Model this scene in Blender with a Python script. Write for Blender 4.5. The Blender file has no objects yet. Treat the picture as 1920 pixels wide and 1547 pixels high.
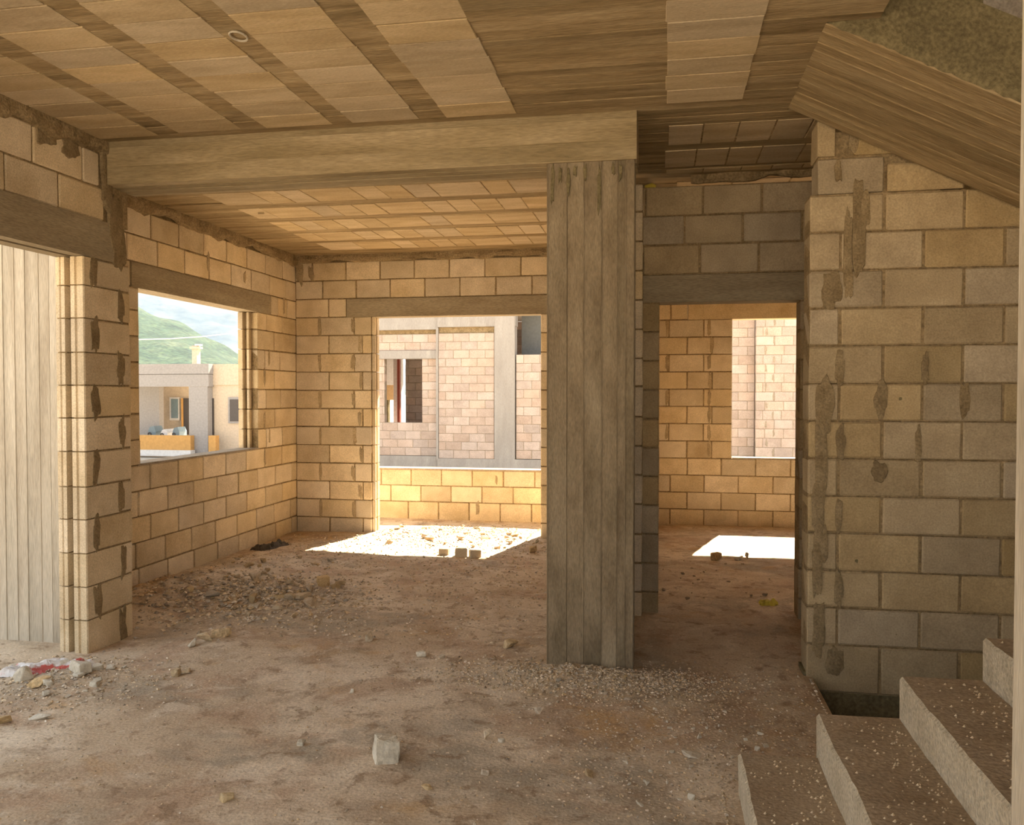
import bpy, bmesh, math, random
from mathutils import Vector, noise
random.seed(7)
R = random.Random(11)
EYE = 1.62                       # camera height above the floor
CEIL = 3.22                      # underside of the slab
YAW, PIT, FPX = 0.1785, -0.0233, 1560.65
scene = bpy.context.scene
col = scene.collection

# ------------------------------------------------------------------ camera
cam_d = bpy.data.cameras.new('camera'); cam = bpy.data.objects.new('camera', cam_d); col.objects.link(cam)
cam.location = (0, 0, EYE); cam.rotation_euler = (math.pi/2 + PIT, 0, YAW)
cam_d.sensor_fit = 'HORIZONTAL'; cam_d.sensor_width = 36; cam_d.lens = 36*FPX/1920
cam_d.clip_start = .05; cam_d.clip_end = 6000
scene.camera = cam
# ------------------------------------------------------------------ light
w = bpy.data.worlds.new('sky'); scene.world = w; w.use_nodes = True
nt = w.node_tree; nt.nodes.clear()
tc = nt.nodes.new('ShaderNodeTexCoord'); sp = nt.nodes.new('ShaderNodeSeparateXYZ')
rp = nt.nodes.new('ShaderNodeValToRGB'); bg = nt.nodes.new('ShaderNodeBackground'); wo = nt.nodes.new('ShaderNodeOutputWorld')
rp.color_ramp.elements[0].position = 0.0; rp.color_ramp.elements[0].color = (.95, .93, .88, 1)
rp.color_ramp.elements[1].position = .8; rp.color_ramp.elements[1].color = (.70, .79, .90, 1)
nt.links.new(tc.outputs['Generated'], sp.inputs[0]); nt.links.new(sp.outputs['Z'], rp.inputs[0])
nt.links.new(rp.outputs[0], bg.inputs[0]); nt.links.new(bg.outputs[0], wo.inputs[0])
bg.inputs[1].default_value = 1.0
sun_d = bpy.data.lights.new('sun', 'SUN'); sun = bpy.data.objects.new('sun', sun_d); col.objects.link(sun)
sun_d.energy = 18.0; sun_d.angle = math.radians(.6); sun_d.color = (1, .87, .68)
SUN = Vector((-.23, -.88, -1.0))
sun.rotation_euler = SUN.to_track_quat('-Z', 'Y').to_euler()
vs = scene.view_settings
vs.view_transform = 'Standard'; vs.look = 'None'; vs.gamma = 1; vs.use_curve_mapping = False
vs.exposure = 1.05

# ------------------------------------------------------------------ helpers
fw = Vector((-math.sin(YAW)*math.cos(PIT), math.cos(YAW)*math.cos(PIT), math.sin(PIT)))
rt = Vector((math.cos(YAW), math.sin(YAW), 0)); up = rt.cross(fw)
def ray(px, py): return fw + rt*((px-960)/FPX) - up*((py-773.5)/FPX)
E0 = Vector((0, 0, EYE))
def onY(px, py, v): d = ray(px, py); return E0 + d*(v/d.y)
def onX(px, py, v): d = ray(px, py); return E0 + d*(v/d.x)
def onZ(px, py, v=0.0): d = ray(px, py); return E0 + d*((v-EYE)/d.z)

def tag(o, label=None, cat=None, group=None, kind=None):
    if label: o['label'] = label
    if cat: o['category'] = cat
    if group: o['group'] = group
    if kind: o['kind'] = kind
    return o
def link(name, data, parent=None, loc=(0,0,0), rz=0.0):
    o = bpy.data.objects.new(name, data); col.objects.link(o)
    o.location = loc; o.rotation_euler = (0, 0, rz)
    if parent: o.parent = parent
    return o
class MB:
    def __init__(s): s.v = []; s.f = []
    def box(s, x0, x1, y0, y1, z0, z1):
        b = len(s.v)
        s.v += [(x0,y0,z0),(x1,y0,z0),(x1,y1,z0),(x0,y1,z0),(x0,y0,z1),(x1,y0,z1),(x1,y1,z1),(x0,y1,z1)]
        s.f += [tuple(b+i for i in q) for q in ((0,3,2,1),(4,5,6,7),(0,1,5,4),(1,2,6,5),(2,3,7,6),(3,0,4,7))]
        return s
    def prism(s, pts, z0, z1):                      # counter-clockwise xy outline
        b = len(s.v); n = len(pts)
        s.v += [(x,y,z0) for x,y in pts] + [(x,y,z1) for x,y in pts]
        s.f += [tuple(b+i for i in range(n))[::-1], tuple(b+n+i for i in range(n))]
        s.f += [(b+i, b+(i+1)%n, b+n+(i+1)%n, b+n+i) for i in range(n)]
        return s
    def prism_y(s, pts, y0, y1):                    # xz outline (ccw seen from -Y)
        b = len(s.v); n = len(pts)
        s.v += [(x,y0,z) for x,z in pts] + [(x,y1,z) for x,z in pts]
        s.f += [tuple(b+i for i in range(n)), tuple(b+n+i for i in range(n))[::-1]]
        s.f += [(b+i, b+n+i, b+n+(i+1)%n, b+(i+1)%n) for i in range(n)]
        return s
    def tube(s, pts, r, n=6):
        pts = [Vector(p) for p in pts]; b = len(s.v)
        for i, p in enumerate(pts):
            t = (pts[min(i+1,len(pts)-1)] - pts[max(i-1,0)]).normalized()
            a = t.cross(Vector((0,0,1)));  a = a.normalized() if a.length > .01 else Vector((1,0,0)); c = t.cross(a)
            s.v += [tuple(p + a*r*math.cos(2*math.pi*k/n) + c*r*math.sin(2*math.pi*k/n)) for k in range(n)]
        for i in range(len(pts)-1):
            s.f += [(b+i*n+k, b+i*n+(k+1)%n, b+(i+1)*n+(k+1)%n, b+(i+1)*n+k) for k in range(n)]
        s.f += [tuple(b+k for k in range(n))[::-1], tuple(b+(len(pts)-1)*n+k for k in range(n))]
        return s
    def mesh(s, name, m):
        me = bpy.data.meshes.new(name); me.from_pydata(s.v, [], s.f)
        if m: me.materials.append(m)
        me.update(); return me
    def build(s, name, m, parent=None, loc=(0,0,0), rz=0.0): return link(name, s.mesh(name, m), parent, loc, rz)

# ------------------------------------------------------------------ materials
def material(name, ramp, scale=5.0, stretch=(1,1,1), fine=90.0, fine_amt=.25, rnd=0.0, hue=0.0, bump=.25, bump_d=.01,
             stain=None, stain_scale=1.5, stain_amt=.6, rough=.92, island=False, coords='Object', pores=0.0, spec=.15):
    m = bpy.data.materials.new(name); m.use_nodes = True; t = m.node_tree; t.nodes.clear()
    N = t.nodes.new; L = t.links.new
    out = N('ShaderNodeOutputMaterial'); b = N('ShaderNodeBsdfPrincipled'); L(b.outputs[0], out.inputs[0])
    b.inputs['Roughness'].default_value = rough; b.inputs['Specular IOR Level'].default_value = spec
    tc = N('ShaderNodeTexCoord'); oi = N('ShaderNodeObjectInfo'); geo = N('ShaderNodeNewGeometry')
    rv = geo.outputs['Random Per Island'] if island else oi.outputs['Random']
    mul = N('ShaderNodeMath'); mul.operation = 'MULTIPLY'; mul.inputs[1].default_value = 53.0 if (rnd or hue) else 0.0; L(rv, mul.inputs[0])
    add = N('ShaderNodeVectorMath'); add.operation = 'ADD'; L(tc.outputs[coords], add.inputs[0]); L(mul.outputs[0], add.inputs[1])
    mp = N('ShaderNodeMapping'); mp.inputs['Scale'].default_value = stretch; L(add.outputs[0], mp.inputs[0])
    n1 = N('ShaderNodeTexNoise'); n1.inputs['Scale'].default_value = scale; n1.inputs['Detail'].default_value = 6; n1.inputs['Roughness'].default_value = .62; L(mp.outputs[0], n1.inputs[0])
    cr = N('ShaderNodeValToRGB'); e = cr.color_ramp.elements
    while len(e) < len(ramp): e.new(.5)
    for el, (p, c) in zip(e, ramp): el.position = p; el.color = (*c, 1)
    L(n1.outputs['Fac'], cr.inputs[0]); cur = cr.outputs[0]
    if stain:
        n3 = N('ShaderNodeTexNoise'); n3.inputs['Scale'].default_value = stain_scale; n3.inputs['Detail'].default_value = 5; n3.inputs['Roughness'].default_value = .6; L(mp.outputs[0], n3.inputs[0])
        r3 = N('ShaderNodeMapRange'); r3.inputs[1].default_value = .50; r3.inputs[2].default_value = .68; r3.inputs[4].default_value = stain_amt; L(n3.outputs['Fac'], r3.inputs[0])
        mx = N('ShaderNodeMix'); mx.data_type = 'RGBA'; L(r3.outputs[0], mx.inputs[0]); L(cur, mx.inputs[6]); mx.inputs[7].default_value = (*stain, 1); cur = mx.outputs[2]
    n2 = N('ShaderNodeTexNoise'); n2.inputs['Scale'].default_value = fine; n2.inputs['Detail'].default_value = 3; L(mp.outputs[0], n2.inputs[0])
    r2 = N('ShaderNodeMapRange'); r2.inputs[1].default_value = .3; r2.inputs[2].default_value = .7; r2.inputs[3].default_value = 1-fine_amt; r2.inputs[4].default_value = 1+fine_amt; L(n2.outputs['Fac'], r2.inputs[0])
    hs = N('ShaderNodeHueSaturation'); L(cur, hs.inputs['Color'])
    val = r2.outputs[0]
    if rnd:
        rr = N('ShaderNodeMapRange'); rr.inputs[3].default_value = 1-rnd; rr.inputs[4].default_value = 1+rnd*.8; L(rv, rr.inputs[0])
        mm = N('ShaderNodeMath'); mm.operation = 'MULTIPLY'; L(val, mm.inputs[0]); L(rr.outputs[0], mm.inputs[1]); val = mm.outputs[0]
    if hue:
        m7 = N('ShaderNodeMath'); m7.operation = 'MULTIPLY'; m7.inputs[1].default_value = 7.31; L(rv, m7.inputs[0])
        fr = N('ShaderNodeMath'); fr.operation = 'FRACT'; L(m7.outputs[0], fr.inputs[0])
        hr = N('ShaderNodeMapRange'); hr.inputs[3].default_value = 1-hue; hr.inputs[4].default_value = 1+hue; L(fr.outputs[0], hr.inputs[0])
        L(hr.outputs[0], hs.inputs['Saturation'])
    L(val, hs.inputs['Value'])
    L(hs.outputs[0], b.inputs['Base Color'])
    hgt = n2.outputs['Fac']
    mh = N('ShaderNodeMath'); mh.operation = 'MULTIPLY_ADD'; L(n1.outputs['Fac'], mh.inputs[0]); mh.inputs[1].default_value = 1.6; L(hgt, mh.inputs[2]); hgt = mh.outputs[0]
    if pores:
        vo = N('ShaderNodeTexVoronoi'); vo.inputs['Scale'].default_value = 26; L(mp.outputs[0], vo.inputs[0])
        pr = N('ShaderNodeMapRange'); pr.inputs[1].default_value = .05; pr.inputs[2].default_value = .14; pr.inputs[3].default_value = -pores; pr.inputs[4].default_value = 0; L(vo.outputs['Distance'], pr.inputs[0])
        ma = N('ShaderNodeMath'); ma.operation = 'ADD'; L(hgt, ma.inputs[0]); L(pr.outputs[0], ma.inputs[1]); hgt = ma.outputs[0]
    bp = N('ShaderNodeBump'); bp.inputs['Strength'].default_value = bump; bp.inputs['Distance'].default_value = bump_d; L(hgt, bp.inputs['Height']); L(bp.outputs[0], b.inputs['Normal'])
    return m
def plain(name, c, rough=.7, metal=0.0, alpha=None):
    m = bpy.data.materials.new(name); m.use_nodes = True; b = m.node_tree.nodes['Principled BSDF']
    b.inputs['Base Color'].default_value = (*c, 1); b.inputs['Roughness'].default_value = rough; b.inputs['Metallic'].default_value = metal
    n = m.node_tree.nodes.new('ShaderNodeTexNoise'); n.inputs['Scale'].default_value = 14; n.inputs['Detail'].default_value = 5
    h = m.node_tree.nodes.new('ShaderNodeHueSaturation'); h.inputs['Color'].default_value = (*c, 1)
    r = m.node_tree.nodes.new('ShaderNodeMapRange'); r.inputs[3].default_value = .75; r.inputs[4].default_value = 1.25
    tc = m.node_tree.nodes.new('ShaderNodeTexCoord'); m.node_tree.links.new(tc.outputs['Object'], n.inputs[0])
    m.node_tree.links.new(n.outputs['Fac'], r.inputs[0]); m.node_tree.links.new(r.outputs[0], h.inputs['Value']); m.node_tree.links.new(h.outputs[0], b.inputs['Base Color'])
    return m
M = {}
M['block'] = material('block_tan', [(.30,(.55,.44,.285)),(.55,(.655,.535,.365)),(.75,(.73,.61,.43))], scale=4, fine=110, fine_amt=.16, rnd=.16, hue=.16, bump=.35, bump_d=.006,
                      stain=(.36,.25,.13), stain_scale=2.2, stain_amt=.35, pores=.5)
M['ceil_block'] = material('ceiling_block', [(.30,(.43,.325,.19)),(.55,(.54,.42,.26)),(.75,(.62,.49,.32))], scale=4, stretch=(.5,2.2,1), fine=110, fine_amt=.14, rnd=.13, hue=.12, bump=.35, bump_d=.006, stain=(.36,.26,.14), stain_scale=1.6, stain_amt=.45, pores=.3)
M['block_shaded'] = material('block_shaded', [(.30,(.32,.24,.142)),(.55,(.41,.315,.19)),(.75,(.47,.372,.232))], scale=4, fine=110, fine_amt=.16, rnd=.13, hue=.2, bump=.35, bump_d=.006,
                      stain=(.33,.26,.15), stain_scale=2.2, stain_amt=.4, pores=.7)  # same blocks as the tan ones, with the shade put into their colour
M['block_pale'] = material('block_pale', [(.30,(.43,.335,.27)),(.55,(.51,.40,.33)),(.75,(.57,.455,.38))], scale=4, fine=60, fine_amt=.14, rnd=.12, hue=.15, bump=.3, bump_d=.006)
M['mortar'] = material('mortar_brown', [(.3,(.20,.14,.07)),(.6,(.32,.235,.13)),(.8,(.40,.30,.18))], scale=9, fine=70, fine_amt=.3, bump=.6, bump_d=.012)
M['mortar_pale'] = material('mortar_pale', [(.3,(.30,.24,.17)),(.7,(.40,.33,.25))], scale=9, fine=70, fine_amt=.2, bump=.4)
M['smear_dark'] = material('mortar_smear_dark', [(.3,(.19,.135,.07)),(.6,(.275,.205,.115)),(.8,(.35,.27,.16))], scale=9, fine=90, fine_amt=.25, rnd=.12, bump=.6, bump_d=.008)
M['smear'] = material('mortar_smear', [(.3,(.32,.24,.14)),(.6,(.43,.335,.205)),(.8,(.50,.40,.26))], scale=9, fine=90, fine_amt=.25, rnd=.12, bump=.6, bump_d=.008)
M['lintel'] = material('lintel_concrete', [(.3,(.25,.195,.125)),(.55,(.33,.27,.18)),(.8,(.41,.34,.24))], scale=3, stretch=(.35,1,2.2), fine=80, fine_amt=.2, bump=.3)
BRD = [(.28,(.145,.108,.065)),(.5,(.245,.19,.122)),(.75,(.33,.268,.18))]
M['concrete_v'] = material('board_concrete_vertical', BRD, scale=3.5, stretch=(1.6,1.6,.5), fine=70, fine_amt=.16, stain=(.12,.095,.055), stain_scale=2.2, stain_amt=.6, rnd=.07, island=True, bump=.4, pores=.8)
M['concrete_x'] = material('board_concrete_along_x', [(.28,(.19,.13,.06)),(.5,(.34,.245,.13)),(.75,(.47,.36,.21))], scale=4, stretch=(.35,3,2.5), fine=50, fine_amt=.2, stain=(.20,.15,.075), stain_scale=1.2, stain_amt=.5, rnd=.12, island=True, bump=.5, pores=.4)
M['beam'] = material('beam_concrete', [(.28,(.21,.155,.08)),(.5,(.335,.26,.15)),(.75,(.44,.35,.22))], scale=3, stretch=(.3,1.8,1.8), fine=60, fine_amt=.16, stain=(.22,.17,.09), stain_scale=1.8, stain_amt=.55, rnd=.1, island=True, bump=.45, pores=.6)
M['concrete_pale'] = material('board_concrete_pale', [(.28,(.38,.32,.24)),(.5,(.50,.44,.345)),(.75,(.60,.54,.44))], scale=4, stretch=(3,3,.25), fine=60, fine_amt=.15, stain=(.33,.29,.22), stain_scale=1.3, stain_amt=.5, rnd=.08, island=True, bump=.3)
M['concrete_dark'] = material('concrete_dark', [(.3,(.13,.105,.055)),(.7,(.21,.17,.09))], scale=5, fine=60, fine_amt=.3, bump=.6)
M['step'] = material('step_concrete', [(.3,(.42,.36,.26)),(.5,(.55,.48,.36)),(.8,(.64,.57,.44))], scale=6, fine=80, fine_amt=.25, stain=(.30,.23,.14), stain_scale=3, stain_amt=.5, bump=.6, bump_d=.012, pores=.8)
M['tread'] = material('step_dirt', [(.3,(.30,.22,.14)),(.5,(.42,.325,.22)),(.75,(.52,.42,.30))], scale=3, fine=70, fine_amt=.22, bump=.35, bump_d=.012, stain=(.27,.20,.13), stain_scale=6, stain_amt=.6)
def floor_material():
    m = material('dirt_floor', [(.30,(.41,.305,.20)),(.47,(.535,.42,.295)),(.60,(.59,.48,.35)),(.78,(.69,.595,.46))], scale=1.1, fine=70, fine_amt=.16, bump=.35, bump_d=.014, rough=.95)
    t = m.node_tree; N = t.nodes.new; L = t.links.new
    hs = next(n for n in t.nodes if n.type == 'HUE_SAT'); src = hs.inputs['Color'].links[0].from_socket
    mp = next(n for n in t.nodes if n.type == 'MAPPING')
    for sc_, lo, hi, amt, c in ((.55,.48,.60,.85,(.74,.63,.49)), (1.9,.51,.60,.7,(.46,.32,.215)), (.9,.53,.62,.75,(.35,.30,.23)), (1.3,.58,.67,.7,(.52,.33,.155)), (3.3,.53,.62,.55,(.36,.265,.18)), (4.1,.55,.63,.5,(.72,.62,.49)), (7.5,.56,.64,.7,(.29,.20,.125)), (19,.60,.68,.6,(.27,.19,.12)), (23,.62,.68,.45,(.74,.66,.54))):
        n = N('ShaderNodeTexNoise'); n.inputs['Scale'].default_value = sc_; n.inputs['Detail'].default_value = 7; n.inputs['Roughness'].default_value = .65; n.inputs['Distortion'].default_value = .4
        ad = N('ShaderNodeVectorMath'); ad.operation = 'ADD'; ad.inputs[1].default_value = (sc_*7, sc_*3, 0); L(mp.outputs[0], ad.inputs[0]); L(ad.outputs[0], n.inputs[0])
        r = N('ShaderNodeMapRange'); r.inputs[1].default_value = lo; r.inputs[2].default_value = hi; r.inputs[4].default_value = amt; L(n.outputs['Fac'], r.inputs[0])
        x = N('ShaderNodeMix'); x.data_type = 'RGBA'; L(r.outputs[0], x.inputs[0]); L(src, x.inputs[6]); x.inputs[7].default_value = (*c, 1); src = x.outputs[2]
    L(src, hs.inputs['Color']); return m
M['floor'] = floor_material()
M['pebble'] = material('pebble', [(.3,(.38,.29,.19)),(.5,(.56,.45,.32)),(.75,(.70,.60,.46))], scale=8, fine=60, fine_amt=.25, rnd=.4, hue=.3, bump=.4, island=True)
M['stone'] = material('stone', [(.3,(.42,.31,.19)),(.5,(.57,.45,.30)),(.75,(.70,.58,.41))], scale=9, fine=60, fine_amt=.25, rnd=.22, hue=.3, bump=.5)
M['pale_stone'] = material('pale_stone', [(.3,(.50,.44,.34)),(.6,(.66,.60,.49)),(.8,(.74,.69,.58))], scale=9, fine=60, fine_amt=.15, rnd=.1, bump=.4)
M['nb_grey'] = material('neighbour_concrete', [(.3,(.31,.28,.25)),(.6,(.38,.35,.315)),(.8,(.44,.41,.37))], scale=2, stretch=(2,2,.4), fine=40, fine_amt=.1, bump=.2)
M['gravel'] = material('outside_ground', [(.3,(.36,.31,.25)),(.6,(.48,.42,.34)),(.8,(.55,.49,.41))], scale=.4, fine=9, fine_amt=.2, bump=.3)

# ------------------------------------------------------------------ masonry
C, P, G = .2115, .41, .006
cache = {}
def block_mesh(w_, d_, h_, m, var):
    key = (round(w_,3), round(d_,3), round(h_,3), m.name, var)
    if key in cache: return cache[key]
    r = random.Random(hash(key[:3]) % 9999 + var*17)
    bm = bmesh.new(); bmesh.ops.create_cube(bm, size=1)
    for v in bm.verts: v.co = Vector((v.co.x*w_ + w_/2, v.co.y*d_ + d_/2, v.co.z*h_ + h_/2))
    bmesh.ops.bevel(bm, geom=bm.edges[:], offset=r.uniform(.005,.009) if var < 10 else .002, segments=1, affect='EDGES')
    for v in bm.verts: v.co += Vector((r.uniform(-.0022,.0022), r.uniform(-.001,.001), r.uniform(-.0022,.0022)))*(1 if var < 10 else .5)
    me = bpy.data.meshes.new('block'); bm.to_mesh(me); bm.free(); me.materials.append(m); cache[key] = me
    return me
def lay(parent, u0, u1, z0, z1, t, m, g=G, name='block', out=.0):
    w_, h_ = u1-u0-2*g, z1-z0-2*g*.85
    if w_ < .012 or h_ < .02: return
    o = link(name, block_mesh(w_, t, h_, m, R.randrange(3)), parent, (u0+g+R.uniform(-.0012,.0012), -out+R.uniform(-.0025,.0025), z0+g*.85))
    return o
def wall(name, loc, rz, t, u0, u1, levels, holes=(), offs=(0,.5), bm_=None, mm=None, joints=None, kind='structure', label=None, cat=None, parent=None, ds=.007, ends=(0,0), core_top=None):
    """local x runs along the wall, local y into it, z up; holes: (u0,u1,z0,z1) on course levels"""
    bm_ = bm_ or M['block']; mm = mm or M['mortar']
    mb = MB(); todo = []
    for k in range(len(levels)-1):
        z0, z1 = levels[k], levels[k+1]; zc = (z0+z1)/2
        segs = [(u0, u1)]
        for h in holes:
            if h[2] < zc < h[3]:
                new = []
                for a, b in segs:
                    if h[1] <= a or h[0] >= b: new.append((a,b)); continue
                    if h[0] > a: new.append((a,h[0]))
                    if h[1] < b: new.append((h[1],b))
                segs = new
        for a, b in segs:
            mb.box(a+.006, b-.006, ds, t-ds, z0-(.002 if k else 0), z1)
            if joints and k in joints: js = [j for j in joints[k] if a+.04 < j < b-.04]
            else:
                o = offs[k % len(offs)]*P; n0 = math.floor((a-o)/P)
                js = [o+P*i for i in range(n0, n0+int((b-a)/P)+3)]; js = [j for j in js if a+.055 < j < b-.055]
            for p, q in zip([a]+js, js+[b]): todo.append((p, q, z0, z1))
    o = mb.build(name, mm, parent, loc, rz)
    if kind: o['kind'] = kind
    tag(o, label, cat)
    for p, q, z0, z1 in todo: lay(o, p, q, z0, z1, t, bm_)
    return o
def rel(zs): return [z+EYE for z in zs]
def beam_box(name, m, parent, x0, x1, y0, y1, z0, z1, r=.006):
    bm = bmesh.new(); bmesh.ops.create_cube(bm, size=1)
    for v in bm.verts: v.co = Vector((x0+(v.co.x+.5)*(x1-x0), y0+(v.co.y+.5)*(y1-y0), z0+(v.co.z+.5)*(z1-z0)))
    bmesh.ops.bevel(bm, geom=bm.edges[:], offset=r, segments=2, affect='EDGES')
    me = bpy.data.meshes.new(name); bm.to_mesh(me); bm.free(); me.materials.append(m)
    return link(name, me, parent)
def smear(parent, u, z, w_, h_, t=.007, rough=.35, y=0.0, m=None, name='mortar_smear'):
    """a trowelled patch of mortar lying on the face of a wall (local frame)"""
    n = 22; sd = R.uniform(0, 99); mb = MB(); rings = []
    for k, (s, d) in enumerate(((1.0, -.004), (.93, t*.75), (.6, t))):
        ring = []
        for i in range(n):
            a = 2*math.pi*i/n
            q = 1 + rough*noise.noise(Vector((math.cos(a)*1.7+sd, math.sin(a)*1.7, sd)))*1.6 + R.uniform(-.06,.06)*(k==0)
            sx, sz = math.cos(a), math.sin(a)
            sx = math.copysign(abs(sx)**.75, sx); sz = math.copysign(abs(sz)**.75, sz)
            ring.append(len(mb.v)); mb.v.append((u+sx*w_/2*q*s, y-d, z+sz*h_/2*q*s))
        rings.append(ring)
    for a, b in zip(rings, rings[1:]):
        mb.f += [(a[i], a[(i+1)%n], b[(i+1)%n], b[i]) for i in range(n)]
    c = len(mb.v); mb.v.append((u, y-t*1.02, z)); mb.f += [(rings[-1][i], rings[-1][(i+1)%n], c) for i in range(n)]
    return mb.build(name, m or M['smear'], parent)
def ragged_band(parent, u0, u1, z0, z1, t=.02, depth=.05, y=0.0, m=None, name='mortar_band', step=.05, up_amt=.0):
    """rough strip of mortar squeezed along the top of a wall; lower edge hangs unevenly"""
    mb = MB(); n = max(2, int((u1-u0)/step)); sd = R.uniform(0,99); rows = []
    for i in range(n+1):
        u = u0+(u1-u0)*i/n
        dz = depth*(noise.noise(Vector((u*5, sd, 0)))*1.2+.3*noise.noise(Vector((u*19, sd, 3))))
        th = t*(1+.7*noise.noise(Vector((u*7, 2, sd))))
        b = len(mb.v); zl = min(z0+dz, z1-.015)
        mb.v += [(u,y+.01,zl-.004),(u,y-th*.8,zl+.012),(u,y-th*(1+.4*noise.noise(Vector((u*14,9,sd)))),(zl+z1)/2),(u,y-th*.9,z1+up_amt),(u,y+.03,z1+up_amt)]
        rows.append(b)
    for a, b in zip(rows, rows[1:]):
        mb.f += [(a+k, b+k, b+k+1, a+k+1) for k in range(4)]
    return mb.build(name, m or M['mortar'], parent)

def boards_face(mb, axis, a0, a1, b0, b1, face, sgn, width=.1, d=.004, ridge=True):
    """proud strips left by form boards. axis: (strip dir, across dir, normal dir) as 0/1/2"""
    s, c, n = axis; x = b0
    while x < b1-.01:
        w_ = min(width*R.uniform(.75,1.25), b1-x); h = d*R.uniform(.15,1.0)
        lo = [0,0,0]; hi = [0,0,0]
        lo[s], hi[s] = a0, a1; lo[c], hi[c] = x+.0015, x+w_-.0015
        lo[n], hi[n] = sorted((face-sgn*.01, face+sgn*h))
        mb.box(lo[0],hi[0],lo[1],hi[1],lo[2],hi[2])
        if ridge and R.random() < .6:
            lo[c], hi[c] = x-.002, x+.002; lo[n], hi[n] = sorted((face-sgn*.01, face+sgn*(h+.004)))
            mb.box(lo[0],hi[0],lo[1],hi[1],lo[2],hi[2])
        x += w_
    return mb

# ------------------------------------------------------------------ floor
def gs(x, y, cx, cy, rx, ry, h): return h*math.exp(-((x-cx)/rx)**2-((y-cy)/ry)**2)
def fh(x, y):
    if x > .84 and 3.4 < y < 5: return 0
    h = .010*noise.noise(Vector((x*1.3, y*1.3, 0))) + .008*noise.noise(Vector((x*4, y*4, 5)))
    rub = gs(x,y,-3.2,6.0,.6,.5,.075)+gs(x,y,-3.95,6.0,.35,.8,.075)+gs(x,y,-3.6,7.4,.6,1.0,.03)+gs(x,y,-2.4,8.9,.9,.7,.045)
    rub += gs(x,y,-3.3,4.15,.45,.3,.04)+gs(x,y,-2.85,4.85,.3,.2,.03)+gs(x,y,-.42,4.74,.45,.16,.045)+gs(x,y,.25,4.2,.4,.5,.015)+gs(x,y,.7,4.8,.2,.25,.03)
    h += rub*(1+.5*noise.noise(Vector((x*9, y*9, 2)))+.35*noise.noise(Vector((x*21,y*21,7))))
    if y > 9.4: h -= .03*min(1,(y-9.4)/.4)
    if y > 9 and x > -.1: h *= .3
    return h
def make_floor():
    v = []; f = []; idx = {}; s = .05
    def vid(i, j):
        if (i,j) not in idx:
            x, y = i*s, j*s; idx[(i,j)] = len(v); v.append((x, y, fh(x, y)))
        return idx[(i,j)]
    for i in range(-124, 87):
        for j in range(-20, 212):
            x, y = (i+.5)*s, (j+.5)*s
            if x > .85 and 3.45 < y < 4.95: continue
            if x < -4.45 and y > 4.8: continue
            f.append((vid(i,j), vid(i+1,j), vid(i+1,j+1), vid(i,j+1)))
    me = bpy.data.meshes.new('floor'); me.from_pydata(v, [], f); me.materials.append(M['floor']); me.update()
    for p in me.polygons: p.use_smooth = True
    return tag(link('floor', me), 'dusty dirt-covered concrete floor', 'floor', kind='structure')
floor = make_floor()
mb = MB().box(-6.2,.845,-1,4.95,-.5,-.06).box(-4.44,4.3,4.95,10.6,-.5,-.1).box(.845,4.3,-1,3.44,-.5,-.1)
mb.build('slab', M['concrete_dark'], floor)
mb = MB().box(.80,3.4,4.94,5.12,-1.6,.03).box(3.3,3.5,3.4,5,-1.6,-.02).box(.8,3.4,3.4,5,-1.7,-1.55)
mb.build('pit_lining', M['concrete_dark'], floor)
gnd = MB().box(-500,500,-400,900,-.9,-.7).build('ground', M['gravel']); tag(gnd, 'pale bare ground around the building', 'ground', kind='structure')

# ------------------------------------------------------------------ ceiling
mb = MB()
def slab(x0,x1,y0,y1): mb.box(x0,x1,y0,y1,CEIL,CEIL+.25); boards_face(mb,(0,1,2),x0,x1,y0,y1,CEIL,-1,.10,.006,ridge=False)
slab(-3.75,.69,3.8,4.95); slab(-3.75,.905,-1,3.8); slab(-4.5,4.4,4.95,10.75)
ceiling = mb.build('ceiling', M['concrete_x']); tag(ceiling, 'board-marked concrete slab with rows of hollow blocks', 'ceiling', kind='structure')
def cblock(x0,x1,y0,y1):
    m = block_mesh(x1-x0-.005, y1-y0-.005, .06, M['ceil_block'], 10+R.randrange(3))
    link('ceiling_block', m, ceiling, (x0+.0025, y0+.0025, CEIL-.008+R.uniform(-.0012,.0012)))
for a, b in ((-3.47,-3.06),(-2.925,-2.50),(-2.355,-1.93),(-1.80,-1.385),(-1.24,-.82),(.005,.415)):
    y = 4.70 + R.uniform(-.015,.015); j = R.uniform(-.01,.01)
    while y > .6: cblock(a+j+R.uniform(-.006,.006), b+j+R.uniform(-.006,.006), y-.2, y); y -= .2045
for k in range(6):
    y0 = 5.60+.56*k + (.0 if k else .01); x = -3.62+R.uniform(-.03,.03)
    while x < -.45:
        w_ = R.choice((.205,.205,.41)); cblock(x, x+w_, y0+R.uniform(-.006,.006), y0+.41); x += w_+.004
for (y0, y1, x) in ((5.09,5.48,.03),(5.62,6.02,.01),(6.09,6.19,.02)):
    while x < 1.9:
        w_ = R.choice((.205,.26,.205)); cblock(x, x+w_, y0, y1); x += w_+.004
for k in range(8):
    x = .1
    while x < 4: cblock(x, x+.41, 6.45+.5*k, 6.85+.5*k); x += .42

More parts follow.
